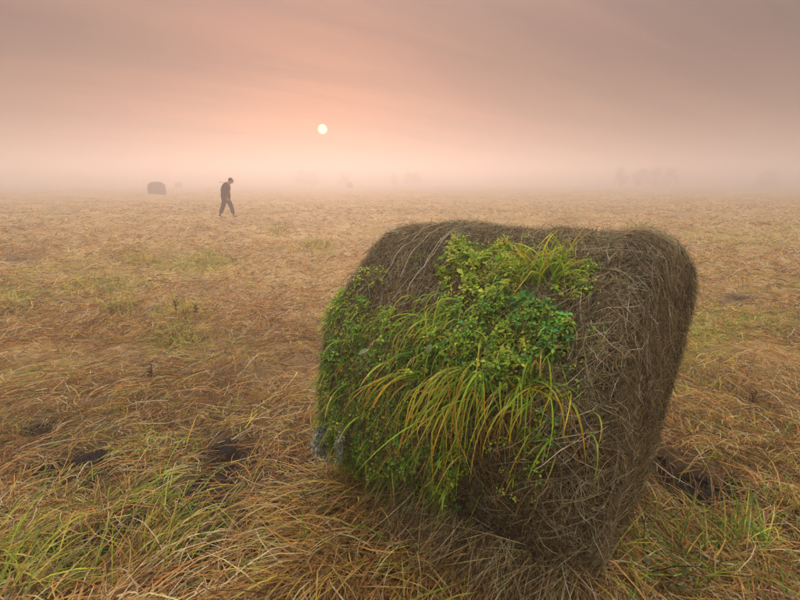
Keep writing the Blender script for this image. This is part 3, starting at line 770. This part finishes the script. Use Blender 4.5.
def flat_leaf(label, px, py, L, W, tiltdir, col):
    p, nn = wpt(px, py, 0.07); K = 9; s = np.linspace(0, 1, K)
    d = np.array(tiltdir, float); d /= np.linalg.norm(d)
    root, _ = wpt(px - 4, py + 8, 0.0)
    o = link('broad_leaf', None, label=label, cat='leaf', loc=tuple(root))
    P = p - root + d * (s[:, None] - 0.5) * L - np.array([0, 0, 1]) * (L * 0.25 * (s[:, None] - 0.4) ** 2)
    side = nrm(np.cross(d, nn)); w = W * np.sin(np.clip(s * 0.97 + 0.03, 0, 1) * math.pi) ** 0.8 * 0.5
    V = np.stack([P - side * w[:, None] + nn * w[:, None] * 0.3, P, P + side * w[:, None] + nn * w[:, None] * 0.3], 1)
    I = np.arange(K * 3).reshape(K, 3); f = np.concatenate([np.stack([I[:-1, j], I[:-1, j + 1], I[1:, j + 1], I[1:, j]], -1).reshape(-1, 4) for j in (0, 1)])
    link('leaf_blade', mesh_np('leaf_blade', V, f, np.tile(np.array(col), (K * 3, 1)), M_LEAF, True), o)
    sp = np.stack([P[0] * a for a in np.linspace(0, 1, 6)]); Vt, Ft = tube(sp, 0.0014, 5)
    link('stalk', mesh_np('stalk', Vt, Ft, np.tile(np.array([0.14, 0.16, 0.04]), (len(Vt), 1)), M_LEAF, True), o)


leafy('sparse small leaves creeping out past the green cover over the bare hay', [(425, 250), (600, 255), (605, 330), (575, 410), (545, 500), (400, 525), (322, 480), (312, 380), (335, 290), (400, 280)], 1500, (0.006, 0.014), 0.03, LG, (3, 3, 4, 2, 1), 0.12, nstem=20)
flat_leaf('pale blue green oval leaf in the middle of the clover patch', 443, 350, 0.040, 0.022, (0.35, 0, 0.8), (0.30, 0.42, 0.24))
flat_leaf('pale green folded leaf above the orange blades on the left', 374, 356, 0.055, 0.020, (0.8, -0.2, 0.5), (0.26, 0.38, 0.20))


def mugwort(label, px, py, n, ln, drift):
    p, nn = wpt(px, py, 0.02)
    o = link('silvery_sprig', None, label=label, cat='weed', loc=tuple(p))
    for k in range(n):
        d0 = nn * 0.7 + np.array([drift + 0.5 * rng.normal(), 0, 0.35 * rng.normal()]); d0 /= np.linalg.norm(d0)
        P = keep_out(arch(p, d0, ln * (0.6 + 0.5 * R()), 4.5, 12), 0.03); P[0] = p
        Vt, Ft = tube(P - p, 0.0018, 5, np.linspace(1, 0.4, 12))
        link('stem', mesh_np('stem', Vt, Ft, np.tile(np.array([0.16, 0.18, 0.10]), (len(Vt), 1)), M_LEAF, True), o)
        m = 120; i = rng.integers(2, 12, size=m); b = P[i] - p + 0.004 * rng.normal(size=(m, 3))
        e = nrm(rng.normal(size=(m, 3)) + np.array([0, -0.2, -0.7])); f = nrm(np.cross(e, rng.normal(size=(m, 3)))); L = (0.010 + 0.014 * R(m))[:, None]
        V = np.stack([b, b + e * L * 0.5 + f * L * 0.16, b + e * L, b + e * L * 0.5 - f * L * 0.16], 1)
        Fq = np.arange(m * 4).reshape(m, 4)
        link('leaves', mesh_np('leaves', V, Fq, np.repeat(pick([(0.36, 0.44, 0.36), (0.50, 0.56, 0.48), (0.22, 0.30, 0.21)], m), 4, 0), M_LEAF), o, kind='stuff')


mugwort('silvery grey green weed drooping at the left edge of the bale', 330, 424, 9, 0.17, -0.15)
mugwort('thin silvery sprig hanging right of the larger silvery weed', 352, 424, 3, 0.15, 0.1)


def ground_weed(label, px, py, n, spread, size, pal):
    c = gp(px, py); o = link('ground_weed', None, label=label, cat='weed', loc=tuple(c))
    th = R(n) * 6.28; rr = spread * np.sqrt(R(n)); x = c[0] + rr * np.cos(th); y = c[1] + rr * np.sin(th)
    P = np.stack([x, y, H(x, y) + 0.02 + 0.07 * R(n)], -1) - c
    up = nrm(np.array([0, -0.2, 1]) + 0.5 * rng.normal(size=(n, 3))); d = nrm(np.cross(up, rng.normal(size=(n, 3)))); f = np.cross(up, d); L = (size * (0.6 + 0.7 * R(n)))[:, None]
    V = np.stack([P, P + d * L * 0.5 + f * L * 0.3, P + d * L - up * L * 0.15, P + d * L * 0.5 - f * L * 0.3], 1)
    link('leaves', mesh_np('leaves', V, np.arange(n * 4).reshape(n, 4), np.repeat(pick(pal, n), 4, 0), M_LEAF), o, kind='stuff')
    for k in range(5):
        e = np.array([spread * 0.6 * rng.normal(), spread * 0.6 * rng.normal(), 0.07]); Vt, Ft = tube(np.array([e * s + np.array([0, 0, 0.03 * math.sin(s * 3)]) for s in np.linspace(0, 1, 7)]), 0.0015, 4)
        link('stem', mesh_np('stem', Vt, Ft, np.tile(np.array([0.12, 0.12, 0.04]), (len(Vt), 1)), M_LEAF, True), o)


ground_weed('small bright green leafy weed on the ground before the bale', 517, 543, 130, 0.06, 0.022, LG)
ground_weed('low dark green weed at the lower right under fallen stalks', 745, 545, 150, 0.08, 0.02, LG)
ground_weed('pale grey green leafy weed near the bottom right of the bale', 668, 590, 110, 0.08, 0.028, [(0.16, 0.22, 0.12), (0.24, 0.30, 0.20), (0.10, 0.15, 0.06)])


# ------------------------------------------------------------------ stalks and soil clods
def stalk(label, pts, r, col, lift=0.0):
    P = np.array([gp(a, b) + np.array([0, 0, h]) for (a, b, h) in pts]); u = np.linspace(0, 1, len(P)); uu = np.linspace(0, 1, 26)
    C = np.stack([np.interp(uu, u, P[:, k]) for k in range(3)], -1)
    for _ in range(6): C[1:-1] = (C[:-2] + 2 * C[1:-1] + C[2:]) / 4
    c = C[0].copy(); c[2] = float(H(c[0], c[1]))
    o = link('dry_stalk', None, label=label, cat='stalk', group='single fallen stalks', loc=tuple(c))
    V, Ft = tube(C - c, r, 6, np.linspace(1, 0.6, 26)); link('stem', mesh_np('stem', V, Ft, np.tile(np.array(col), (len(V), 1)), M_STRAW, True), o)
    d = nrm((C[14] - C[11])[None])[0]; L = arch(C[13] - c, nrm((d + np.array([0.3, -0.2, 0.4]))[None])[0], 0.09, 2.0, 7)
    blade_obj(L, 0.005, np.array(col) * 0.9, np.array(col), o, np.array([0, -0.5, 1.0]), 'leaf')


stalk('long pale straight stalk across the bottom right corner', [(690, 603, 0.05), (735, 584, 0.06), (775, 563, 0.05)], 0.0035, (0.50, 0.38, 0.19))
stalk('pale green bent stalk right of the dark soil hole', [(742, 512, 0.02), (758, 500, 0.06), (778, 494, 0.05)], 0.003, (0.32, 0.36, 0.18))
stalk('thin pale stalk lying at the right of the dark soil hole', [(686, 506, 0.03), (722, 511, 0.05), (765, 512, 0.03)], 0.002, (0.5, 0.4, 0.24))
stalk('arching brown stem over the dark soil hole', [(690, 478, 0.02), (695, 495, 0.09), (688, 520, 0.02)], 0.002, (0.34, 0.22, 0.12))
stalk('pale stalk lying across the hay near the left soil patch', [(262, 424, 0.05), (285, 427, 0.05), (302, 425, 0.04)], 0.003, (0.5, 0.33, 0.2))
stalk('long bent straw standing out of the lower left grass', [(40, 553, 0.03), (50, 575, 0.09), (68, 600, 0.05)], 0.0025, (0.48, 0.35, 0.16))
stalk('bent pale straw in the left foreground hay', [(95, 505, 0.02), (100, 490, 0.11), (106, 522, 0.06)], 0.0025, (0.45, 0.3, 0.13))


def weed_stem(label, px, py, h):
    c = gp(px, py); o = link('dead_weed_stem', None, label=label, cat='stem', group='dead upright stems in the field', loc=tuple(c))
    P = np.array([[0.02 * math.sin(3 * s + px), 0.02 * s, h * s - 0.02] for s in np.linspace(0, 1, 9)]); V, Ft = tube(P, 0.006, 6, np.linspace(1, 0.5, 9))
    link('stem', mesh_np('stem', V, Ft, np.tile(np.array([0.12, 0.07, 0.04]), (len(V), 1)), M_STRAW, True), o)
    m = 26; b = P[rng.integers(4, 9, size=m)]; e = nrm(rng.normal(size=(m, 3)) + np.array([0, 0, 0.8])); f = nrm(np.cross(e, rng.normal(size=(m, 3))))
    V = np.stack([b, b + e * 0.02 + f * 0.006, b + e * 0.04, b + e * 0.02 - f * 0.006], 1)
    link('seed_head', mesh_np('seed_head', V, np.arange(m * 4).reshape(m, 4), np.tile(np.array([0.14, 0.08, 0.04]), (m * 4, 1)), M_STRAW), o)


weed_stem('dead brown weed stem upright left of the nearest tuft', 178, 318, 0.20)
weed_stem('dead brown weed stem upright just right of the other one', 198, 321, 0.18)
weed_stem('thin dead stem upright in hay left of the bale', 150, 385, 0.17)
weed_stem('thin reddish dead stem upright right of the bale', 752, 412, 0.16)


def clod(label, px, py, r, seed):
    c = gp(px, py); bm = bmesh.new(); bmesh.ops.create_icosphere(bm, subdivisions=4, radius=1)
    for v in bm.verts:
        p = v.co; k = 1 + 0.75 * float(fbm(np.array(p.x * 2.6 + seed + p.z * 1.7), np.array(p.y * 2.6 - p.z * 1.7), 5, seed))
        v.co = Vector((p.x * r * 1.25 * k, p.y * r * k, (p.z * 0.62 * k + 0.12) * r))
    for f in bm.faces: f.smooth = True
    me = bpy.data.meshes.new('soil_clod'); bm.to_mesh(me); bm.free(); me.materials.append(M_SOIL)
    link('soil_clod', me, label=label, cat='soil clod', group='clods of dark earth', loc=tuple(c))


clod('large black earth clod at the right foot of the bale', 678, 488, 0.075, 1)
clod('smaller black earth clod right of the large one', 728, 487, 0.05, 2)
clod('dark earth clod in the bare patch left of the bale', 226, 452, 0.07, 3)
clod('small dark earth clod lower right of the bare patch on the left', 264, 510, 0.045, 4)
clod('flat dark earth clod in the hay near the left edge', 92, 463, 0.07, 5)


def soil_crumbs(n):
    """crumbly earth in the bare patches"""
    px = -100 + 1000 * R(n * 14); py = 380 + 330 * R(n * 14); x, y = ground0(px, py); k = (soilmask(x, y) > 0.55 + 0.2 * R(n * 14)) & outside_bale(x, y); x, y = x[k][:n], y[k][:n]; n = len(x)
    bm = bmesh.new(); bmesh.ops.create_icosphere(bm, subdivisions=1, radius=1); B = np.array([v.co[:] for v in bm.verts]); T = np.array([[v.index for v in f.verts] for f in bm.faces]); bm.free()
    r = (0.003 + 0.014 * R(n) ** 3)[:, None, None]; V = B[None] * r * (1 + 0.35 * rng.normal(size=(n, len(B), 1))) * np.array([1.2, 1, 0.75])
    a = R(n) * 6.28; c, d = np.cos(a)[:, None], np.sin(a)[:, None]; V = np.stack([V[..., 0] * c - V[..., 1] * d, V[..., 0] * d + V[..., 1] * c, V[..., 2]], -1)
    V = V + np.stack([x, y, H(x, y) + 0.002], -1)[:, None]; Fq = (T[None] + (np.arange(n) * len(B))[:, None, None]).reshape(-1, 3)
    link('soil_crumbs', mesh_np('soil_crumbs', V, Fq, mat=M_SOIL), label='dark crumbly earth showing through gaps in the hay', cat='soil', kind='stuff')


soil_crumbs(4200)


# ------------------------------------------------------------------ far bales
def far_bale(label, px, pyb, w, dia, rot):
    c = gp(px, pyb); o = link('hay_bale', None, label=label, cat='hay bale', group='far hay bales in the mist', loc=(c[0], c[1], c[2])); o.rotation_euler = (0, 0, rot)
    t = np.linspace(0, 2 * math.pi, 64, endpoint=False); q = np.linspace(-1, 1, 24); Q, T = np.meshgrid(q, t, indexing='ij')
    e = np.clip((np.abs(Q) - 0.25) / 0.75, 0, 1); rr = dia * 0.5 * (1 - 0.48 * e ** 2.6) + 0.04 * fbm(Q * 3 + px, np.sin(T) * 3 + np.cos(T) * 2, 3, 2)
    rr = np.where(np.sin(T) < 0, rr + (dia * 0.5 - rr) * np.clip(-np.sin(T) * 1.5, 0, 1), rr); z = np.maximum(dia * 0.45 + rr * np.sin(T), -0.1); V = np.stack([Q * w * 0.5, rr * np.cos(T) * 1.04, z], -1)
    link('rolled_side', mesh_np('rolled_side', V, grid_faces(24, 64), mat=M_HAY, smooth=True), o)
    for s in (0, -1):
        ring = V[s]; k = np.linspace(1, 0.01, 6)[:, None, None]; cc = np.array([ring[0, 0], 0, dia * 0.45])
        Vc = cc + (ring[None] - cc) * k + np.array([np.sign(ring[0, 0]) * 0.05, 0, 0]) * (1 - k)
        link('round_end', mesh_np('round_end', Vc, grid_faces(6, 64), mat=M_HAY, smooth=True), o)
    n = 1500; q = 2 * R(n) - 1; tt = R(n) * math.pi * 1.1 - 0.1; e = np.clip((np.abs(q) - 0.25) / 0.75, 0, 1); r_ = dia * 0.5 * (1 - 0.48 * e ** 2.6); P0 = np.stack([q * w * 0.5, r_ * np.cos(tt), dia * 0.45 + r_ * np.sin(tt)], -1)
    d = nrm(rng.normal(size=(n, 3))); P = P0[:, None] + d[:, None] * (0.16 * np.linspace(-0.5, 0.5, 3))[None, :, None]
    Vr, Fr = ribbons(P, np.full(n, 0.02), nrm(np.cross(d, rng.normal(size=(n, 3)))))
    link('loose_straw', mesh_np('loose_straw', Vr, Fr, np.repeat(pick(HAYPAL, n), 6, 0), M_STRAW), o, kind='stuff')


far_bale('dark round hay bale in the mist left of the walking person', 157.5, 194.3, 2.0, 1.6, 0.5)
far_bale('very faint hay bale deep in the mist between the dark bale and the person', 179, 188.0, 1.9, 1.6, 0.5)
far_bale('faint hay bale deep in the mist below the sun', 350, 188.0, 1.5, 1.7, 0.2)


# ------------------------------------------------------------------ trees in the mist
def tree(label, px, dist, ytop, wpx, seed, kindn='misty_tree'):
    r = np.random.default_rng(seed); x = (px - 400) / F * dist * math.cos(PITCH) / 1.0
    d = ray(px, HZ); d = d / d[1]; x, y = d[0] * dist, dist
    e = ray(px, ytop); e = e / e[1]; top = HCAM + e[2] * dist; W = wpx / F * dist * 0.98
    z0 = float(H(x, y)); o = link(kindn, None, label=label, cat='tree', group='trees in the far mist', loc=(x, y, z0)); h = top - z0
    s = np.linspace(0, 1, 8); P = np.stack([0.12 * np.sin(s * 3 + seed), 0.1 * np.cos(s * 2.2 + seed), h * 0.72 * s - 0.05], -1)
    V, Ft = tube(P, 0.055 * h ** 0.8 * 0.5, 8, 1 - 0.75 * s); tr = link('trunk', mesh_np('trunk', V, Ft, mat=M_BARK, smooth=True), o)
    cl = []
    for k in range(22):
        a = r.random() * 6.28; b = P[r.integers(2, 7)]; rad = W * 0.5 * (0.35 + 0.75 * r.random())
        tip = np.array([math.cos(a) * rad, math.sin(a) * rad, h * (0.14 + 0.74 * r.random())])
        if tip[2] > h * 0.72: tip[:2] *= 0.62
        Q = b + (tip - b) * np.linspace(0, 1, 6)[:, None]; Q[:, 2] += 0.06 * h * np.sin(np.linspace(0, 3.14, 6))
        V, Ft = tube(Q, 0.05, 5, np.linspace(1, 0.3, 6)); link('limb', mesh_np('limb', V, Ft, mat=M_BARK, smooth=True), tr); cl.append(tip)
    cl.append(np.array([0, 0, h * 0.86])); cl.append(np.array([0.1 * W, 0, h * 0.78])); cl = np.array(cl); n = 3600
    i = r.integers(len(cl), size=n); c = cl[i] + r.normal(size=(n, 3)) * np.array([W * 0.10, W * 0.10, h * 0.075]); c[:, 2] = np.minimum(c[:, 2], h)
    a = nrm(r.normal(size=(n, 3))); b = nrm(np.cross(a, r.normal(size=(n, 3)))); L = (0.07 + 0.09 * r.random(n))[:, None]
    V = np.stack([c - a * L, c + b * L * 0.5, c + a * L, c - b * L * 0.5], 1)
    link('crown', mesh_np('crown', V, np.arange(n * 4).reshape(n, 4), np.repeat(pick([(0.045, 0.06, 0.025), (0.07, 0.085, 0.035), (0.03, 0.04, 0.02)], n), 4, 0), M_LEAF), o, kind='stuff')


TD = 132
tree('misty tree standing alone at the left end of the right hand group', 620, TD, 167, 13, 1)
tree('misty tree at the left of the three joined crowns', 641, TD + 1, 168, 13, 2)
tree('misty tree in the middle of the three joined crowns', 655, TD + 3, 166, 15, 3)
tree('misty tree at the right of the three joined crowns', 670, TD, 166.5, 12, 4)
tree('lone misty tree at the far right of the photo', 767, TD + 5, 169, 17, 5)
tree('very faint wide tree in the mist below left of the sun', 302, TD + 40, 169, 13, 6)
tree('very faint tree beside the wide one below the sun', 313, TD + 42, 169.5, 10, 7)
tree('very faint low tree below and right of the sun', 344, TD + 44, 171, 11, 8)
tree('faint tree in the mist above the bale crest', 408, TD + 34, 170, 9, 9)
tree('smaller faint tree just right of the one above the bale crest', 416, TD + 36, 171, 8, 10)
tree('tiny faint tree left of the one above the bale crest', 394, TD + 42, 173, 6, 12)


# ------------------------------------------------------------------ walking person
def skin_obj(name, V, E, rads, mat, parent, root=0, sub=2, kw=None):
    me = bpy.data.meshes.new(name); me.from_pydata([tuple(v) for v in V], E, []); me.update()
    me.materials.append(mat); o = link(name, me, parent)
    m = o.modifiers.new('skin', 'SKIN'); m.use_smooth_shade = True
    if not me.skin_vertices: me.attributes  # layer is made with the modifier
    if len(me.skin_vertices) == 0:
        bm = bmesh.new(); bm.from_mesh(me); bm.verts.layers.skin.verify(); bm.to_mesh(me); bm.free()
    for i, r in enumerate(rads):
        d = me.skin_vertices[0].data[i]; d.radius = (r, r) if not isinstance(r, tuple) else r; d.use_root = (i == root)
    s = o.modifiers.new('subdivision', 'SUBSURF'); s.levels = sub; s.render_levels = sub
    return o


def chain(V, E, Rr, start, pts):
    """append points (x,y,z,r) as a chain off vertex index start; returns last index"""
    p = start
    for (x, y, z, r) in pts:
        V.append((x, y, z)); Rr.append(r); E.append((p, len(V) - 1)); p = len(V) - 1
    return p


def person(px, pyb):
    c = gp(px, pyb)
    t = link('person', None, label='person in dark jacket walking right with bowed head across the misty field', cat='person', loc=tuple(c)); t.rotation_euler = (0, 0, 0.12); t.scale = (1.06,) * 3
    hip, back = (0.02, 0, 0.86), 0
    # x forward, y to the person's left (away from the camera), z up
    SH = 0.17
    legs = {'near': ((0.02, -0.09, 0.82), (-0.10, -0.10, 0.45), (-0.26, -0.10, 0.10), (-0.14, -0.10, 0.035)),
            'far': ((0.03, 0.09, 0.82), (0.20, 0.10, 0.46), (0.25, 0.10, 0.07), (0.39, 0.11, 0.035))}
    arms = {'near': ((0.09, -0.19, 1.32), (0.02, -0.235, 1.06), (0.10, -0.215, 0.84)), 'far': ((0.09, 0.19, 1.32), (0.16, 0.25, 1.12), (0.15, 0.17, 1.35))}
    V, E, Rr = [hip], [], [0.13]
    sp = chain(V, E, Rr, 0, [(0.03, 0, 1.02, 0.125), (0.05, 0, 1.20, 0.14), (0.09, 0, 1.33, 0.10)])
    nk = chain(V, E, Rr, sp, [(0.19, 0, 1.405, 0.058), (0.25, 0, 1.455, 0.06)])
    chain(V, E, Rr, nk, [(0.295, 0, 1.50, 0.088), (0.305, 0, 1.555, 0.075)])
    chain(V, E, Rr, nk, [(0.315, 0, 1.43, 0.05)])                              # jaw
    for k, (a, b, d) in arms.items():
        e = chain(V, E, Rr, sp, [(*a, 0.045), (*b, 0.04), (*d, 0.028)])
        dr = np.array([0.55, 0.1, -0.75]) if k == 'near' else np.array([-0.35, 0.0, 0.9]); dr = dr / np.linalg.norm(dr)
        pal = np.array(d) + dr * 0.06; p = chain(V, E, Rr, e, [(*pal, 0.03)])
        for j, fl in enumerate((0.07, 0.08, 0.075, 0.06)):
            off = np.array([0.0, 0.0, 0.0]); off[1] = 0; lat = np.array([0.028 * (j - 1.5), 0, 0.0]) if k == 'near' else np.array([0, 0.024 * (j - 1.5), 0])
            curl = np.array([0.25, 0.35 if k == 'near' else 0, -0.2])
            f1 = pal + dr * 0.035 + lat; f2 = f1 + dr * fl * 0.45 + curl * 0.012; f3 = f2 + dr * fl * 0.3 + curl * 0.05
            chain(V, E, Rr, p, [(*f1, 0.0105), (*f2, 0.0095), (*f3, 0.008)])
        th = pal + np.array([0.03, -0.02 if k == 'near' else -0.03, 0.01]); chain(V, E, Rr, e, [(*(np.array(d) + (th - np.array(d)) * 0.7), 0.013), (*(th + dr * 0.03), 0.0105)])
    for k, (a, b, d, toe) in legs.items():
        chain(V, E, Rr, 0, [(*a, 0.092), (*b, 0.058), (*d, 0.038), (*toe, 0.034)])
    skin_obj('body', V, E, Rr, M_SKIN, t)
    # face: nose, ears, brow on the bowed head
    def blob(name, pos, s, mat, rotx=0, cut=None, par=None):
        bm = bmesh.new(); bmesh.ops.create_uvsphere(bm, u_segments=20, v_segments=14, radius=1)
        for v in bm.verts:
            v.co = Vector((v.co.x * s[0], v.co.y * s[1], v.co.z * s[2]))
        for f in bm.faces: f.smooth = True
        me = bpy.data.meshes.new(name); bm.to_mesh(me); bm.free(); me.materials.append(mat)
        o = link(name, me, par or t, loc=pos); o.rotation_euler = (0, rotx, 0); return o
    blob('head', (0.300, 0, 1.500), (0.095, 0.078, 0.115), M_SKIN, 0.8)
    blob('nose', (0.380, 0, 1.445), (0.024, 0.014, 0.022), M_SKIN, 0.5)
    for sy in (-1, 1):
        blob('ear', (0.285, sy * 0.078, 1.495), (0.018, 0.010, 0.030), M_SKIN, 0.4)
        blob('eye', (0.376, sy * 0.032, 1.475), (0.010, 0.012, 0.009), M_HAIR)
    blob('mouth', (0.352, 0, 1.415), (0.012, 0.024, 0.006), M_JACKET, 0.5)
    blob('hair', (0.285, 0, 1.533), (0.102, 0.086, 0.098), M_HAIR, 0.8)
    # jacket with sleeves and collar
    V, E, Rr = [(0.04, 0, 0.74)], [], [(0.225, 0.225)]
    sp = chain(V, E, Rr, 0, [(0.035, 0, 0.96, (0.19, 0.20)), (0.03, 0, 1.16, (0.19, 0.20)), (0.075, 0, 1.335, (0.145, 0.175)), (0.17, 0, 1.405, (0.09, 0.09))])
    top = len(V) - 2
    for k, (a, b, d) in arms.items(): chain(V, E, Rr, top, [(a[0], a[1] * 0.95, a[2], 0.105), (*b, 0.07), (d[0] * 1.1 - b[0] * 0.1, d[1], d[2] * 1.12 - b[2] * 0.12, 0.05)])
    skin_obj('jacket', V, E, Rr, M_JACKET, t, sub=2)
    # trousers
    V, E, Rr = [(0.02, 0, 0.86)], [], [0.145]
    for k, (a, b, d, toe) in legs.items():
        chain(V, E, Rr, 0, [(*a, 0.118), (*b, 0.094), (d[0] * 0.9 + b[0] * 0.1, d[1], d[2] * 0.85 + b[2] * 0.15, 0.078)])
    skin_obj('trousers', V, E, Rr, M_TROUSER, t)
    for k, (a, b, d, toe) in legs.items():
        V, E, Rr = [(d[0], d[1], d[2] + 0.07)], [], [0.055]
        chain(V, E, Rr, 0, [(d[0], d[1], d[2] - 0.01, 0.05), (d[0] + 0.07, d[1], toe[2] + 0.01, 0.045), (toe[0] + 0.03, toe[1], toe[2], 0.035)])
        skin_obj('boot', V, E, Rr, M_BOOT, t)
    # thin pole carried on the far shoulder
    s = np.linspace(0, 1, 14)[:, None]; A = np.array([0.20, 0.17, 1.41]); B = np.array([-0.26, 0.20, 1.46]); P = A + (B - A) * s
    P[:, 2] += 0.006 * np.sin(s[:, 0] * 11)
    V, Ft = tube(P, 0.010, 8, np.linspace(1, 0.6, 14)); me = mesh_np('carried_stick', V, Ft, mat=M_STICK, smooth=True)
    o = link('carried_stick', me, label='thin stick carried over the walking person\'s shoulder', cat='stick', loc=tuple(c)); o.rotation_euler = (0, 0, 0.12); o.scale = (1.06,) * 3


person(227.0, 217.0)


# ------------------------------------------------------------------ haze
def haze():
    top = 7.4; e = 1460
    bm = bmesh.new(); bmesh.ops.create_cube(bm, size=1)
    for v in bm.verts: v.co = Vector((v.co.x * 2 * e, v.co.y * 2 * e, -1.5 if v.co.z < 0 else top))
    me = bpy.data.meshes.new('haze'); bm.to_mesh(me); bm.free()
    m, n, l, o = mat_new('morning_mist'); p = n.new('ShaderNodeVolumePrincipled')
    p.inputs['Color'].default_value = (0.67, 0.685, 0.72, 1); p.inputs['Density'].default_value = 0.0175; p.inputs['Anisotropy'].default_value = 0.45
    l.new(p.outputs[0], o.inputs['Volume']); me.materials.append(m)
    link('haze', me, label='low pale morning mist lying over the field', kind='stuff')


haze()
